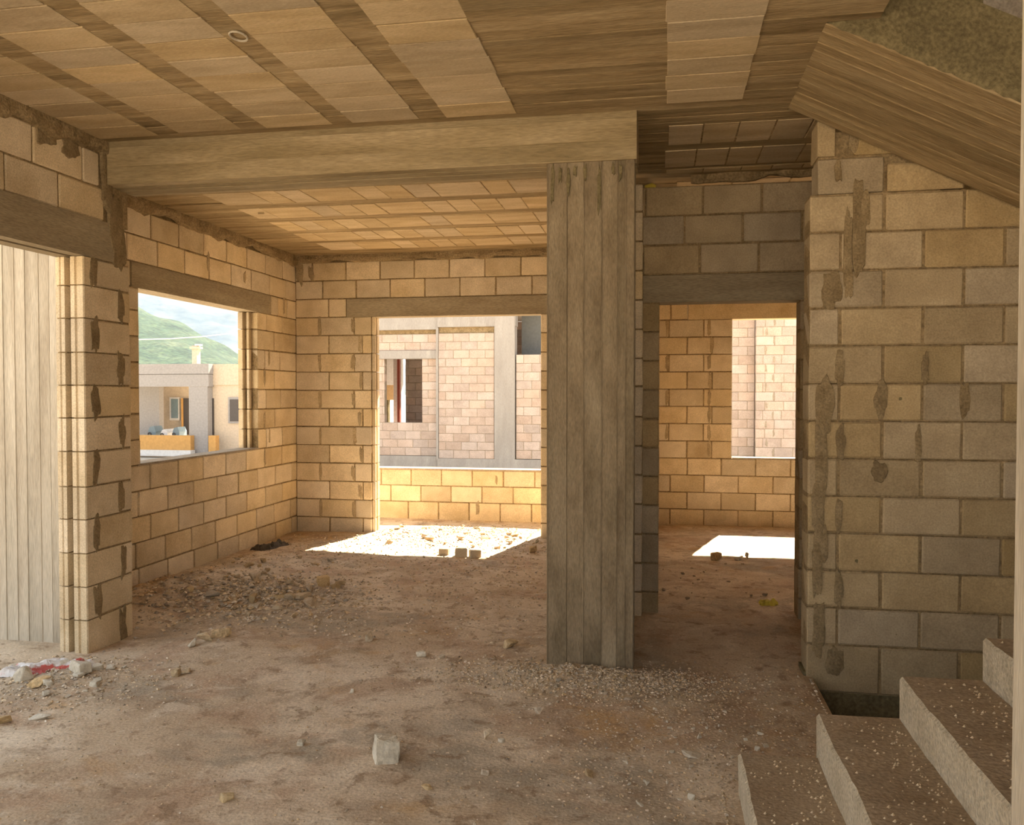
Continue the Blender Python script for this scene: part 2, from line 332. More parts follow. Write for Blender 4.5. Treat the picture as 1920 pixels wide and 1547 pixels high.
# ------------------------------------------------------------------ walls
# left wall of the far room, with window
lv = rel([-1.70,-1.4385,-1.227,-1.0155,-.804,-.5925,-.381,-.1695,.042,.2535,.465,.6765,.86,1.07,1.287,1.50])
SILL, HEAD = lv[5], lv[12]
jA = [6.314+P*i for i in range(-3,9)]; jB = [6.15+P*i for i in range(-3,9)]; jC = [6.36+P*i for i in range(-3,9)]; jE = [6.448+P*i for i in range(-3,9)]
half = [j+.205 for j in jA]
wl = wall('wall_left_far', (-4.22,0,0), math.pi/2, .2, 5.06, 9.34, lv,
     holes=[(6.19,8.215,SILL,HEAD),(6.08,8.525,HEAD,lv[13])],
     joints={0:jB,1:half,2:jA,3:jB,4:jA,5:[5.66,6.0,8.40,8.78],6:[5.9,8.60],7:[5.66,8.4,8.75],8:[5.9,8.6],9:[5.66,8.38,8.74],10:[5.9,8.6],11:[5.66,8.42,8.8],12:[5.5,5.9,8.7,8.93],13:jE,14:jC},
     label='tan block wall with window opening, left of far room', cat='wall')
beam_box('lintel', M['lintel'], wl, 6.08,8.525,-.004,.204,HEAD,lv[13]-.004)
beam_box('sill', M['mortar_pale'], wl, 6.15,8.25,-.002,.21,SILL-.004,SILL+.012)
MB().box(5.1,9.3,.03,.18,lv[-1]-.03,CEIL+.01).build('mortar_core', M['mortar'], wl)
ragged_band(wl, 5.06, 9.14, lv[-1], CEIL, .035, .05)
for k in range(5,12):                                   # moulded reveal: outer shutter rebate of the far jamb
    beam_box('jamb_rib', M['block'], wl, 8.17,8.222,.075,.105,lv[k]+.004,lv[k+1]-.004, .004)
    beam_box('jamb_rib', M['block'], wl, 8.165,8.222,.145,.2,lv[k]+.004,lv[k+1]-.004, .004)
for z, u, hh in ((2.0,8.47,.19),(1.8,8.36,.19),(1.33,8.36,.2),(1.15,8.47,.17),(.93,8.36,.17),(2.86,7.25,.16),(2.81,7.95,.12),(2.58,8.5,.17),(2.6,8.85,.2)):
    smear(wl, u, z, .045, hh, .004)
# near left wall: pillar with shutter groove and big opening
pil_lv = rel([-1.70,-1.412,-1.204,-.995,-.784,-.581,-.362,-.154,.049,.252,.463,.666,.845])
wn = MB().box(4.594,4.74,.012,.088,-.06,pil_lv[-1]).box(4.604,4.74,.142,.202,-.06,pil_lv[-1]).box(4.73,5.03,.01,.20,-.06,pil_lv[-1]).box(-1,.9,.01,.20,-.06,pil_lv[-1]).box(-1,5.03,.01,.2,rel([1.085])[0],CEIL-.02).build('wall_left_near', M['mortar'], None, (-3.5,0,0), math.pi/2)
tag(wn, 'near left block wall around a wide opening, with grooved pillar end', 'wall', kind='structure')
def jamb_block(z0, z1, back):
    # outline (u, depth): front face y=0, shutter groove in the end face u=4.58
    g = .004
    pts = [(4.58,.006),(4.588,0),(back,0),(back,.21),(4.60,.21),(4.60,.188),(4.584,.182),(4.584,.172),(4.592,.166),(4.584,.16),(4.583,.15),(4.583,.135),(4.675,.135),(4.675,.095),(4.585,.095),(4.578,.09),(4.578,.062),(4.589,.056),(4.589,.048),(4.58,.044)]
    m = MB().prism(pts[::1], z0+g, z1-g); return m.build('jamb_block', M['block'], wn)
for k in range(len(pil_lv)-1):
    z0, z1 = pil_lv[k], pil_lv[k+1]; sp_ = 4.655 if k % 2 else 4.925
    sp_ += R.uniform(-.01,.01)
    if k % 2:
        jamb_block(z0, z1, 4.68); lay(wn, 4.682, 5.04, z0, z1, .2, M['block'], .008)
        smear(wn, 4.675, (z0+z1)/2, R.uniform(.055,.08), (z1-z0)*1.04, .004, m=M['smear_dark'])
    else:
        jamb_block(z0, z1, sp_); lay(wn, sp_, 5.04, z0, z1, .2, M['block'])
        smear(wn, sp_, (z0+z1)/2, R.uniform(.055,.08), (z1-z0)*1.04, .004, m=M['smear_dark'])
for k in range(len(pil_lv)-1):
    z0, z1 = pil_lv[k], pil_lv[k+1]; u = .9
    for q in range(5):
        a = .9-.41*(q+1)+(.2 if k % 2 else 0); lay(wn, max(-1,a), min(.9,a+.41), z0, z1, .2, M['block'])
zl0, zl1 = rel([.845])[0], rel([1.09])[0]
mb = MB().box(.5,4.905,-.004,.075,zl0,zl1).box(.5,4.905,.115,.21,zl0,zl1).box(.5,4.905,.05,.15,zl0+.05,zl1)
mb.build('lintel', M['lintel'], wn)
zz = rel([1.09,1.30,1.515])
for a in [4.379-P*i for i in range(13)]: lay(wn, a, min(a+P,4.82), zz[0], zz[1], .2, M['block'])
for a in [4.584-P*i for i in range(14)]: lay(wn, a, min(a+P,4.74), zz[1], zz[2], .2, M['block'])
ragged_band(wn, -1, 4.83, rel([1.50])[0], CEIL, .03, .05)
smear(wn, 4.80, rel([1.35])[0], .1, .42, .02, m=M['smear_dark']); smear(wn, 4.88, rel([1.12])[0], .13, .36, .016, m=M['smear_dark']); smear(wn, 4.48, rel([1.47])[0], .16, .13, .014, m=M['smear_dark']); smear(wn, 4.27, rel([1.48])[0], .14, .12, .014, m=M['smear_dark'])
smear(wn, 4.93, rel([.92])[0], .12, .3, .008, m=M['smear_dark'])
# board-marked concrete wall outside the left opening and behind the pillar
mb = MB().box(-6.2,-3.71,4.745,5.06,-.5,CEIL); boards_face(mb,(2,0,1),-.5,CEIL,-6.2,-3.71,4.745,-1,.10,.006)
mb.box(-4.42,-3.62,5.0,5.08,-.05,CEIL)
o = mb.build('wall_left_outer', M['concrete_pale']); tag(o, 'pale board-marked concrete wall seen through the left opening', 'wall', kind='structure')

# back wall of far room with door opening
zB = 1.0912
bl = rel([-1.72]+[zB-C*i for i in range(12,-1,-1)]+[zB+C, zB+2*C])
o1 = [-3.597+P*i for i in range(-2,10)]; o2 = [-3.884+P*i for i in range(-2,10)]
jt = {}
for k in range(13): jt[k] = [-3.92,-3.50,-1.12,-.7] if k % 2 else [-3.81,-3.40,-.92,-.5]
jt[13] = o2; jt[14] = o1
wb = wall('wall_back', (0,9.14,0), 0, .2, -4.22, -.22, bl, holes=[(-3.29,-1.33,-9,bl[12]),(-3.59,-1.0,bl[12],bl[13])], joints=jt,
     label='tan block wall with wide doorway at the back of the far room', cat='wall')
beam_box('lintel', M['lintel'], wb, -3.59,-1.0,-.004,.204,bl[12]-.004,bl[13]-.006)
MB().box(-4.2,-.24,.03,.18,bl[-1]-.03,CEIL+.01).build('mortar_core', M['mortar'], wb)
ragged_band(wb, -4.22, -.22, bl[-1]+.0, CEIL, .03, .03)
for k in range(1,12):
    u = -3.50 if k % 2 else -3.42
    if R.random() < .85: smear(wb, u+R.uniform(-.02,.02), (bl[k]+bl[k+1])/2, R.uniform(.035,.06), C*R.uniform(.7,.95), .004)
    if k % 2: smear(wb, -3.92, (bl[k]+bl[k+1])/2, R.uniform(.03,.05), C*.95, .004)
smear(wb, -4.17, rel([1.42])[0], .09, .3, .014); smear(wb, -4.02, rel([1.40])[0], .07, .16, .006)
# reveal ribs of the back doorway (grooved jamb blocks)
for k in range(12):
    beam_box('jamb_rib', M['block'], wb, -3.292,-3.255,.02,.055,bl[k]+.004,bl[k+1]-.004,.004)
    beam_box('jamb_rib', M['block'], wb, -3.292,-3.262,.12,.19,bl[k]+.004,bl[k+1]-.004,.004)

# doorway wall behind the column, right
dl = rel([-1.72,-1.47,-1.255,-1.04,-.827,-.614,-.40,-.188,.025,.238,.45,.663,.865,1.081,1.292,1.503])
jd = {k: ([.55] if k % 2 else [-.35,.3]) for k in range(12)}
for k in range(12): jd[k] = [-1.0,-.6,-.2,1.2,1.6] if k % 2 else [-.8,-.4,1.15,1.4,1.8]
jd[13] = [-.67,-.26,.152-.01,.265,.676,1.09,1.5]; jd[12] = []; jd[14] = [-.26,.152,.565,.974,1.384]; 
jd[13] = [-.555,-.145,.265,.676,1.087,1.5]; jd[14] = [-.668,-.258,.152,.565,.974,1.384]; 
dl.append(dl[-1])
dl = dl[:-1]
jd2 = {12:[], 13:jd[13], 14:jd[14]}
wd = wall('wall_doorway', (0,6.2,0), 0, .2, -.22, 2.2, dl, holes=[(-.017,.96,-9,dl[11]),(-.19,1.35,dl[11],dl[12])], joints={**jd, 12:[-.555,-.145,.265,.676,1.087,1.5], 13:[-.668,-.258,.152,.565,.974,1.384], 14:[-.54,-.126,.284,.696,1.106,1.5]}, bm_=M['block_shaded'],
     label='block wall coloured darker for shade, with a doorway beyond the column', cat='wall')
beam_box('lintel', M['lintel'], wd, -.19,1.35,-.004,.204,dl[11],dl[12]-.005)
ragged_band(wd, .2, 2.2, CEIL-.06, CEIL, -.05, .03)
wp = wall('wall_partition', (-.07,0,0), math.pi/2, .2, 6.4, 10.49, [0-.1]+[.2115*i for i in range(1,16)], label='block partition between the two back rooms', cat='wall')
wall('wall_light_block_passage', (-.25,0,0), math.pi/2, .2, 5.13, 6.19, [-.1]+[.2115*i for i in range(1,16)], bm_=M['block_shaded'], label='short block wall added behind the column to block light', cat='wall')  # added out of sight behind the column to keep the passage dark
wq = wall('wall_pier', (0,6.06,0), 0, .13, -.235, -.135, rel([-1.72,-1.44,-1.23,-1.02,-.80,-.59,-.38,-.17,.05,.25,.46,.67,.88,1.09,1.3,1.5]), label='narrow block pier just behind the column', cat='wall')

# right wall beside the stairs
zR = .6887
rl = rel([-1.70]+[zR-C*i for i in range(10,-1,-1)]+[zR+C*i for i in range(1,5)])
a0 = [1.2111+P*i for i in range(-2,8)]; a5 = [1.2111+P*(i+.5) for i in range(-2,8)]
jr = {}
for k in range(15):
    js = list(a5 if k % 2 else a0); js = [j for j in js if j > 1.05]; jr[k] = ([.98] if k % 2 else []) + js
wr = wall('wall_right', (0,4.93,0), 0, .2, .81, 3.4, rl[:14], joints={k: jr[k] for k in range(15)}, bm_=M['block_shaded'],
     label='shade-toned block wall with mortar smears rising behind the stairs', cat='wall')
def soff(x): return CEIL - .505*(x-.69)
# broken upper courses fitted under the sloping soffit
for (u0_, u1_, z0, z1) in ((.845,.955,rl[13]+.21,rl[13]+.42),(.85,1.21,rl[13],rl[13]+.205),(1.215,1.62,rl[13],rl[13]+.16)):
    lay(wr, u0_, u1_, z0, z1, .2, M['block_shaded'])
MB().box(.86,1.5,.02,.18,rl[13]-.05,rl[13]+.35).box(1.5,2.2,.02,.18,rl[13]-.6,rl[13]-.05).build('mortar_core', M['mortar'], wr)
lay(wr, 1.04, 1.30, rl[13]+.21, rl[13]+.32, .2, M['block_shaded'])
for px, py, w_, h_ in ((1610,430,.07,.52),(1590,470,.05,.5),(1620,395,.06,.2),(1560,545,.11,.2),(1592,530,.04,.2),(1575,690,.055,.19),(1735,690,.04,.18),(1545,760,.10,.34),(1652,750,.07,.2),(1810,750,.05,.19),(1575,830,.055,.19),
                       (1722,835,.04,.2),(1540,850,.07,.55),(1648,885,.08,.12),(1535,960,.07,.35),(1572,965,.04,.2),(1532,1060,.06,.40),(1572,1105,.045,.2),(1535,1180,.07,.35),(1565,1240,.10,.17),(1600,265,.05,.14),(1572,320,.04,.12),(1545,1020,.05,.2)):
    p = onY(px, py, 4.93); smear(wr, p.x, p.z, w_, h_, .006, .3, m=M['smear_dark'])
for px, py in ((1688,748),(1680,1188),(1770,1190),(1606,1052),(1915,1185),(1600,1190)):   # dark patches painted as the shade inside drilled holes / knocked pits
    p = onY(px, py, 4.93); smear(wr, p.x, p.z, .018, .022, .001, .3, m=M['concrete_dark'], name='hole_shade_patch')

# facade of the back: low parapet left, window wall right
fl = [-.25]+[.62-C*i for i in (2,1,0)]
wt = wall('wall_parapet', (0,10.5,0), 0, .2, -4.4, -.27, fl, joints={0:[-4.1+P*i for i in range(11)],1:[-3.93+P*i for i in range(11)],2:[-4.06+P*i for i in range(11)]}, label='low sunlit block parapet beyond the wide doorway', cat='wall')
beam_box('sill', M['mortar_pale'], wt, -4.4,-.27,-.012,.21,.615,.635)
smear(wt, -2.35, .12, .05, .18, .004); smear(wt, -2.1,.5,.03,.1,.003)
rw = rel([-1.9,-1.649,-1.4375,-1.226,-1.0145,-.803,-.59,-.376,-.163,.051,.264,.478,.691,.905,1.12,1.33,1.56])
jx = {}
for k in range(17):
    jx[k] = [.10+P*i for i in range(12)] if k % 2 else [.305+P*i for i in range(12)]
for k in range(5,13): jx[k] = [.30,.60,2.62,3.0] if k % 2 else [.08,.50,2.5,2.8]
wf = wall('wall_right_room', (0,10.5,0), 0, .2, -.26, 4.3, rw, holes=[(.845,2.25,rw[5],rw[13]),(2.75,4.0,rw[5],rw[13]),(.31,4.2,rw[13],rw[14])], joints=jx, label='warm lit block wall with window opening seen through the doorway', cat='wall')  # second opening is unseen, added to let more sun into the room
beam_box('lintel', M['block'], wf, .31,4.2,-.004,.204,rw[13],rw[14])
beam_box('sill', M['mortar_pale'], wf, .845,2.25,-.004,.21,rw[5]-.004,rw[5]+.012)
for k in range(5,13):
    smear(wf, .58+R.uniform(-.02,.02), (rw[k]+rw[k+1])/2, .04, C*.95, .004)
    if k % 2 == 0: smear(wf, .06, (rw[k]+rw[k+1])/2, .045, C*.9, .004)
wall('wall_right_side', (4.3,0,0), math.pi/2, .2, 6.2, 10.7, [-.1]+[.2115*i for i in range(1,16)], label='plain block wall on the right of the back room', cat='wall')

# ------------------------------------------------------------------ beam and column
mb = MB().box(-3.52,-.148,4.79,5.125,2.95,CEIL+.02)
boards_face(mb,(0,2,1),-3.52,-.148,2.95,CEIL,4.79,-1,.11,.005); boards_face(mb,(0,1,2),-3.52,-.148,4.79,5.125,2.95,-1,.11,.004)
tag(mb.build('concrete_beam', M['beam']), 'board-marked concrete ceiling beam spanning from left wall to column', 'beam')
mb = MB().box(-.66,-.165,4.822,5.12,-.1,2.955)
x = -.66
for w_, d in ((.115,.006),(.095,.002),(.105,.007),(.09,.003),(.045,.0),(.05,.008)):
    mb.box(x+.0015,x+w_-.0015,4.822-d-.001,4.84,-.1,2.95)
    if d > .002: mb.box(x-.0025,x+.0025,4.822-d-.005,4.84,-.1,2.9)
    x += w_
boards_face(mb,(2,1,0),-.1,2.95,4.83,5.12,-.165,1,.09,.005); boards_face(mb,(2,1,0),-.1,2.95,4.83,5.12,-.66,-1,.09,.005)
colm = tag(mb.build('concrete_column', M['concrete_v']), 'tall board-marked concrete column under the end of the beam', 'column')
for u, h_ in ((-.63,.22),(-.585,.1),(-.54,.16),(-.44,.08),(-.36,.3),(-.28,.06),(-.5,.06),(-.24,.09)):
    smear(colm, u, 2.93-h_/2, .022, h_, .003, .4, y=4.812, m=M['concrete_dark'], name='drip_stain')

# ------------------------------------------------------------------ stairs
st = link('staircase', None); tag(st, 'rough concrete steps rising to the right, bottom right corner', 'staircase')
sx = [.31,.61,.918,1.217]+[1.217+.3*i for i in range(1,7)]
for i, x in enumerate(sx):
    ztop = .17*(i+1)
    bm = bmesh.new(); n = 40; y0, y1 = 1.5, 3.44+R.uniform(-.01,.02)
    x1 = x+.33; zb = max(-.12, ztop-.42)
    rows = []
    for j in range(n+1):
        y = y0+(y1-y0)*j/n; q = noise.noise(Vector((y*3, i*7, 0)))*.006+noise.noise(Vector((y*13, i*7, 4)))*.005
        rows.append([bm.verts.new(c) for c in ((x+q*.5+.004,y,zb),(x+q,y,ztop-.012),(x+.010+q,y,ztop+q*.6-.001),(x+.12,y,ztop+.004*noise.noise(Vector((y*5,i,1)))),(x1,y,ztop+.003),(x1,y,zb))])
    for a, b in zip(rows, rows[1:]):
        for k in range(6): bm.faces.new((a[k], b[k], b[(k+1)%6], a[(k+1)%6]))
    bm.faces.new(rows[0]); bm.faces.new(rows[-1][::-1])
    bmesh.ops.recalc_face_normals(bm, faces=bm.faces)
    me = bpy.data.meshes.new('step'); me.materials.append(M['step']); me.materials.append(M['tread'])
    for fc in bm.faces:
        if fc.normal.z > .8: fc.material_index = 1
    bm.to_mesh(me); bm.free(); link('step', me, st)
# upper flight with its sloping soffit, plus landing
uf = link('stair_flight', None); tag(uf, 'sloping board-marked soffit of upper stair flight descending to the right', 'staircase')
ang = math.atan(.505); Ls = 2.75/math.cos(ang)
mb = MB().box(0,Ls,3.82,4.90,.0,.17); boards_face(mb,(0,1,2),0,Ls,3.82,4.90,0,-1,.09,.008)
o = mb.build('waist_slab', M['concrete_x'], uf); o.location = (.69,0,CEIL); o.rotation_euler = (0, ang, 0)
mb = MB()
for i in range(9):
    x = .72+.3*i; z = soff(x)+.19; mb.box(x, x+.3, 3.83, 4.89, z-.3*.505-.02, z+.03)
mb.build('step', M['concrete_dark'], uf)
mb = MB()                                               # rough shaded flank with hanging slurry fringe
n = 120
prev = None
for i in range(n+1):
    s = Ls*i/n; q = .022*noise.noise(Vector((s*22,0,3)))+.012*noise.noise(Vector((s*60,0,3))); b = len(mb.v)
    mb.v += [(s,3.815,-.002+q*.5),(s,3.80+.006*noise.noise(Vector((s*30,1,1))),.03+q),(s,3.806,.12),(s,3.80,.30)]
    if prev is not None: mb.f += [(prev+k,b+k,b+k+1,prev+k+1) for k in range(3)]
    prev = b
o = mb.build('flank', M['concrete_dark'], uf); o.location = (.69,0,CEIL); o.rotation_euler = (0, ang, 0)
MB().box(3.3,4.3,1.5,4.9,1.72,1.9).build('landing', M['concrete_x'], uf)
# slab and upper walls added to block light round the stairwell
for nm, bx, lab in (('ceiling_light_block',(.6,4.5,-1,5.15,5.9,6.1),'slab added over the stairwell to block light'),('wall_light_block_left',(.52,.70,-1,3.6,CEIL+.26,5.9),'upper wall added left of the stairwell to block light'),
                    ('wall_light_block_back',(.7,4.3,4.96,5.15,CEIL+.26,5.9),'upper wall added behind the stairwell to block light'),('wall_stairwell_right',(4.31,4.5,-1,6.2,-.5,5.9),'outer wall right of the stairs'),
                    ('wall_light_block_front',(.91,4.3,-1.2,-1,2.6,5.9),'upper wall added in front of the stairs to block light')):
    tag(MB().box(*bx).build(nm, M['mortar_pale']), lab, 'wall', kind='structure')
# post at right edge
mb = MB().box(.742,.90,1.78,1.93,.343,5.88); boards_face(mb,(2,1,0),.343,5.88,1.78,1.93,.742,-1,.07,.004)
tag(mb.build('concrete_post', M['concrete_pale']), 'pale concrete post standing on the steps at right edge', 'post')

# ------------------------------------------------------------------ neighbouring building behind the parapet
NB = 20.5
M['nb_white'] = plain('neighbour_plaster', (.80,.78,.77), .8); M['nb_ochre'] = plain('neighbour_ochre', (.62,.42,.22), .8); M['nb_shade'] = plain('neighbour_interior_shade', (.17,.18,.18), .9); M['nb_red'] = plain('neighbour_red_frame', (.35,.08,.05), .7)
nb = link('neighbour_building', None); tag(nb, 'unfinished pinkish block building with concrete frame seen through the wide doorway', 'building')
zn = rel([-1.61+C*i for i in range(0,17)])
def nwall(u0, u1, y, levels, holes=(), offs=(.1,.6), parent=None):
    return wall('block_wall', (0,y,0), 0, .2, u0, u1, levels, holes, offs, M['block_pale'], M['mortar_pale'], kind=None, parent=parent or nb)
lb = rel([-1.61,-1.40,-1.19,-.975,-.76,-.55,-.34,-.13,.08,.29,.50,.69,.88])
a = nwall(-9.3,-5.66,NB+.12,lb,[(-7.07,-6.07,lb[4],lb[12])])
a2 = nwall(-9.3,-5.66,NB+.12,rel([1.09,1.30,1.51]))
beam_box('lintel', M['nb_grey'], nb, -9.3,-5.64,NB+.06,NB+.3,lb[-1],rel([1.09])[0])
m_ = nwall(-5.60,-4.15,NB,rel([-1.66+C*i for i in range(0,16)]),offs=(.3,.8))
r_ = nwall(-3.60,-.8,NB,rel([-1.65+.2175*i for i in range(0,13)]),offs=(.2,.7))
def nbx(name, x0,x1,y0,y1,z0,z1): return beam_box(name, M['nb_grey'], nb, x0,x1,y0,y1,z0,z1)
nbx('roof_beam',-9.4,-5.62,NB+.04,NB+.34,rel([1.62])[0],rel([2.3])[0]); nbx('roof_beam',-5.62,-3.6,NB-.03,NB+.3,rel([1.67])[0],rel([2.3])[0])
nbx('plinth',-9.4,-5.62,NB+.02,NB+.4,-.9,rel([-1.615])[0]); nbx('plinth',-5.62,-.8,NB-.06,NB+.3,-.9,rel([-1.66])[0])
nbx('column',-4.14,-3.62,NB-.05,NB+.3,-.1,rel([2.3])[0]); nbx('column',-5.66,-5.6,NB-.02,NB+.3,-.1,rel([1.66])[0])
MB().box(-9.3,-5.66,NB+.16,NB+.3,rel([1.5])[0],rel([1.63])[0]).box(-5.6,-4.15,NB+.05,NB+.2,rel([1.5])[0],rel([1.68])[0]).build('mortar_strip', M['mortar'], nb)
MB().box(-3.62,-.8,NB+1.0,NB+1.2,rel([.3])[0],rel([2.4])[0]).build('inner_wall', M['nb_shade'], nb)  # dark sheet whose colour stands in for the shaded interior
MB().box(-6.3,-.8,NB+5.8,NB+6,0,3.9).build('rear_light_block', M['block_pale'], nb)  # added across the open back to darken the inside
nbx('roof_slab',-9.4,-.8,NB+.1,NB+6,rel([2.3])[0],rel([2.5])[0])
MB().box(-9.4,-.8,NB+.3,NB+6,-.9,0-.05).build('floor_slab', M['nb_grey'], nb)
iw = nwall(onY(760,730,NB+2.4).x,-3.6,NB+2.4,zn)                                    # inner walls glimpsed through its window
def nin(name, m, p0, p1, q0, q1, y, t=.2): a = onY(p0,q1,y); b = onY(p1,q0,y); return MB().box(a.x,b.x,y,y+t,a.z,b.z).build(name, m, nb)
nin('inner_wall', M['nb_white'], 700, 738, 640, 722, NB+5.5); nin('inner_wall', M['nb_ochre'], 700, 738, 722, 750, NB+5.5); nin('inner_wall', M['concrete_dark'], 700, 728, 750, 830, NB+5.5)
nin('inner_column', M['nb_white'], 738, 752, 640, 830, NB+4.0); nin('door_frame', M['nb_red'], 745, 749, 640, 830, NB+3.5, .1)
MB().box(-9.3,-9.2,NB+.3,NB+6,0,3.9).build('side_wall', M['block_pale'], nb)
# projecting right wing
nc = link('neighbour_wing', None); tag(nc, 'pale block building with corner seen through the right window', 'building')
zw = rel([-2.3+.2115*i for i in range(0,21)])
nwall(.6,2.11,20.0,zw,offs=(.25,.75),parent=nc); nwall(2.10,5.6,19.7,zw,offs=(.62,.12,.5),parent=nc)
MB().box(.6,5.6,20.2,26,-.9,3.9).build('core', M['block_pale'], nc)
w3 = nc.children[1]
for k in range(4,19):
    if k % 2: smear(w3, 2.33+R.uniform(-.02,.02), (zw[k]+zw[k+1])/2, .05, .17, .004, m=M['mortar_pale'])
    else: smear(w3, 2.50+R.uniform(-.02,.02), (zw[k]+zw[k+1])/2, .05, .17, .004, m=M['mortar_pale'])

# ------------------------------------------------------------------ house, hills and cable through the left window
HY = 27.5
hs = link('neighbour_house', None); tag(hs, 'single-storey beige house with grey porch seen through the left window', 'house')
M['beige'] = plain('beige_render', (.52,.43,.325), .9); M['hgrey'] = plain('grey_render', (.29,.275,.265), .9); M['ochre'] = plain('ochre_stone', (.50,.28,.09), .9)
M['dark'] = plain('dark_opening', (.06,.05,.045), .5); M['white'] = plain('white_paint', (.62,.61,.60), .6); M['teal'] = plain('blue_grey_metal', (.16,.22,.25), .5)
def hb(name, m, px0, py0, px1, py1, y, t, parent=None):
    a = onY(px0, py1, y); b = onY(px1, py0, y); return MB().box(a.x, b.x, y, y+t, a.z, b.z).build(name, M[m], parent or hs)
hb('roof_parapet','hgrey',200,682,391,702,HY-.02,.35); hb('porch_beam','hgrey',200,702,391,725,HY,.35)
hb('roof_parapet','beige',391,682,520,722,HY+.3,.3)
a = onY(180,704,HY); b = onY(391,704,HY); MB().box(a.x,b.x,HY+.3,HY+3,a.z-.05,a.z+.12).build('porch_shade_slab', M['hgrey'], hs)  # unseen roof slab added to shade the porch
hb('column','hgrey',355,725,389,852,HY,.35)
hb('side_wall','hgrey',225,725,298,850,HY+1.5,.3)
hb('wall','beige',250,715,392,860,HY+2.6,.2); hb('wall','beige',391,722,520,870,HY+.35,.2)
wn_ = hb('window','white',318,745,336,788,HY+2.5,.12); hb('pane','teal',321,748,333,784,HY+2.47,.05,wn_)
dn = hb('door','dark',340,747,353,815,HY+2.5,.12); hb('frame','ochre',340,747,342,815,HY+2.45,.08,dn)
hb('door','dark',391,747,400,817,HY+.3,.08)
wq_ = hb('window','hgrey',428,745,450,794,HY+.3,.08); hb('pane','dark',431,749,448,790,HY+.28,.05,wq_)
hb('low_wall','ochre',180,817,357,845,HY-.25,.25); hb('low_wall','ochre',391,817,404,848,HY-.25,.25)
hb('kerb','white',160,845,357,853,HY-.4,.3)
a = onY(360,682,HY+1.2); b = onY(369,648,HY+1.2)
mb = MB().box(a.x,b.x,HY+1.2,HY+1.45,a.z-.3,b.z).box(a.x-.06,b.x+.06,HY+1.14,HY+1.51,b.z-.12,b.z-.04); ch = mb.build('chimney', M['beige'], hs)
MB().box(a.x+.1,b.x+.12,HY+1.22,HY+1.4,b.z,b.z+.06).build('chimney_cap', M['white'], ch)
for px, nm, wd_, ht in ((285,'teal',16,20),(308,'white',14,14),(330,'teal',14,18)):        # things stored in the porch
    o = link('porch_machine', None); p = onY(px, 818, HY+.8); o.location = p
    wv = wd_*30/1560; hv = ht*30/1560
    MB().prism_y([(-wv/2,0),(wv/2,0),(wv/2,hv*.5),(wv*.25,hv),(-wv*.3,hv*.9),(-wv/2,hv*.55)],0,.5).build('body', M[nm], o)
    MB().tube([(-wv*.3+.2*math.cos(q)*wv,-.02,hv*.2+.2*math.sin(q)*wv) for q in [i*math.pi/4 for i in range(9)]], .02, 5).build('wheel', M['dark'], o)
    tag(o, {285:'blue-grey machine behind the left end of the ochre porch wall',308:'white machine in the middle behind the ochre porch wall',330:'blue-grey machine beside the porch column'}[px], 'machine')
MB().tube([onY(262-40*1,640,24)+Vector((0,0,0)), onY(265,636.5,24), onY(320,635,24), onY(380,631,24), onY(440,624,24), onY(520,611,24)], .018, 5).build('overhead_cable', M['white'])
tag(bpy.data.objects['overhead_cable'], 'pale overhead cable crossing the left window view', 'cable')
M['hill'] = material('hill_green', [(.3,(.010,.022,.013)),(.5,(.024,.043,.024)),(.75,(.055,.068,.040))], scale=.05, fine=.4, fine_amt=.45, bump=0)
M['mount'] = material('mountain', [(.3,(.035,.042,.035)),(.5,(.055,.06,.05)),(.75,(.09,.088,.075))], scale=.006, fine=.05, fine_amt=.2, bump=0)
def ridge(name, dist, pts, depth, m, amp, label, n=120):
    mb = MB(); rows = []
    for i in range(n+1):
        t = i/n; px = pts[0][0]+(pts[-1][0]-pts[0][0])*t
        for (xa,ya),(xb,yb) in zip(pts, pts[1:]):
            if xa <= px <= xb: py = ya+(yb-ya)*(px-xa)/(xb-xa); break
        d = ray(px, py); top = E0 + d*dist
        row = []
        for j in range(13):
            s = j/12; d2 = Vector((d.x, d.y, 0)).normalized()
            p = top - d2*depth*s; z = top.z*(1-s)**1.15 - 3*s
            z += amp*noise.noise(Vector((p.x,p.y,0))*(5/depth))*(1-s)*(.25 if j == 0 else 1) + amp*.4*noise.noise(Vector((p.x,p.y,3))*(19/depth))*(1-s)
            row.append(len(mb.v)); mb.v.append((p.x,p.y,z))
        b2 = top + Vector((d.x,d.y,0)).normalized()*depth; row.insert(0, len(mb.v)); mb.v.append((b2.x,b2.y,-5))
        rows.append(row)
    for a, b in zip(rows, rows[1:]): mb.f += [(a[k],a[k+1],b[k+1],b[k]) for k in range(len(a)-1)]
    o = mb.build(name, m)
    for p in o.data.polygons: p.use_smooth = True
    return tag(o, label, 'hill', kind='structure')
ridge('green_hill', 500, [(-500,560),(100,548),(262,578),(340,608),(400,640),(440,668),(520,700),(640,715)], 230, M['hill'], 7, 'green wooded hillside sloping down behind the house')
ridge('far_mountain', 2200, [(-900,560),(100,520),(250,540),(330,556),(400,575),(450,588),(600,640),(800,690)], 900, M['mount'], 30, 'hazy blue mountain behind the green hill')
hz = bpy.data.materials.new('haze'); hz.use_nodes = True; t = hz.node_tree; t.nodes.clear()
ou = t.nodes.new('ShaderNodeOutputMaterial'); sc = t.nodes.new('ShaderNodeVolumeScatter'); sc.inputs['Color'].default_value = (.22,.48,1,1); sc.inputs['Density'].default_value = .00012; sc.inputs['Anisotropy'].default_value = 0.0
t.links.new(sc.outputs[0], ou.inputs['Volume'])
c0 = ray(350, 640); c0 = Vector((c0.x, c0.y, 0)).normalized()
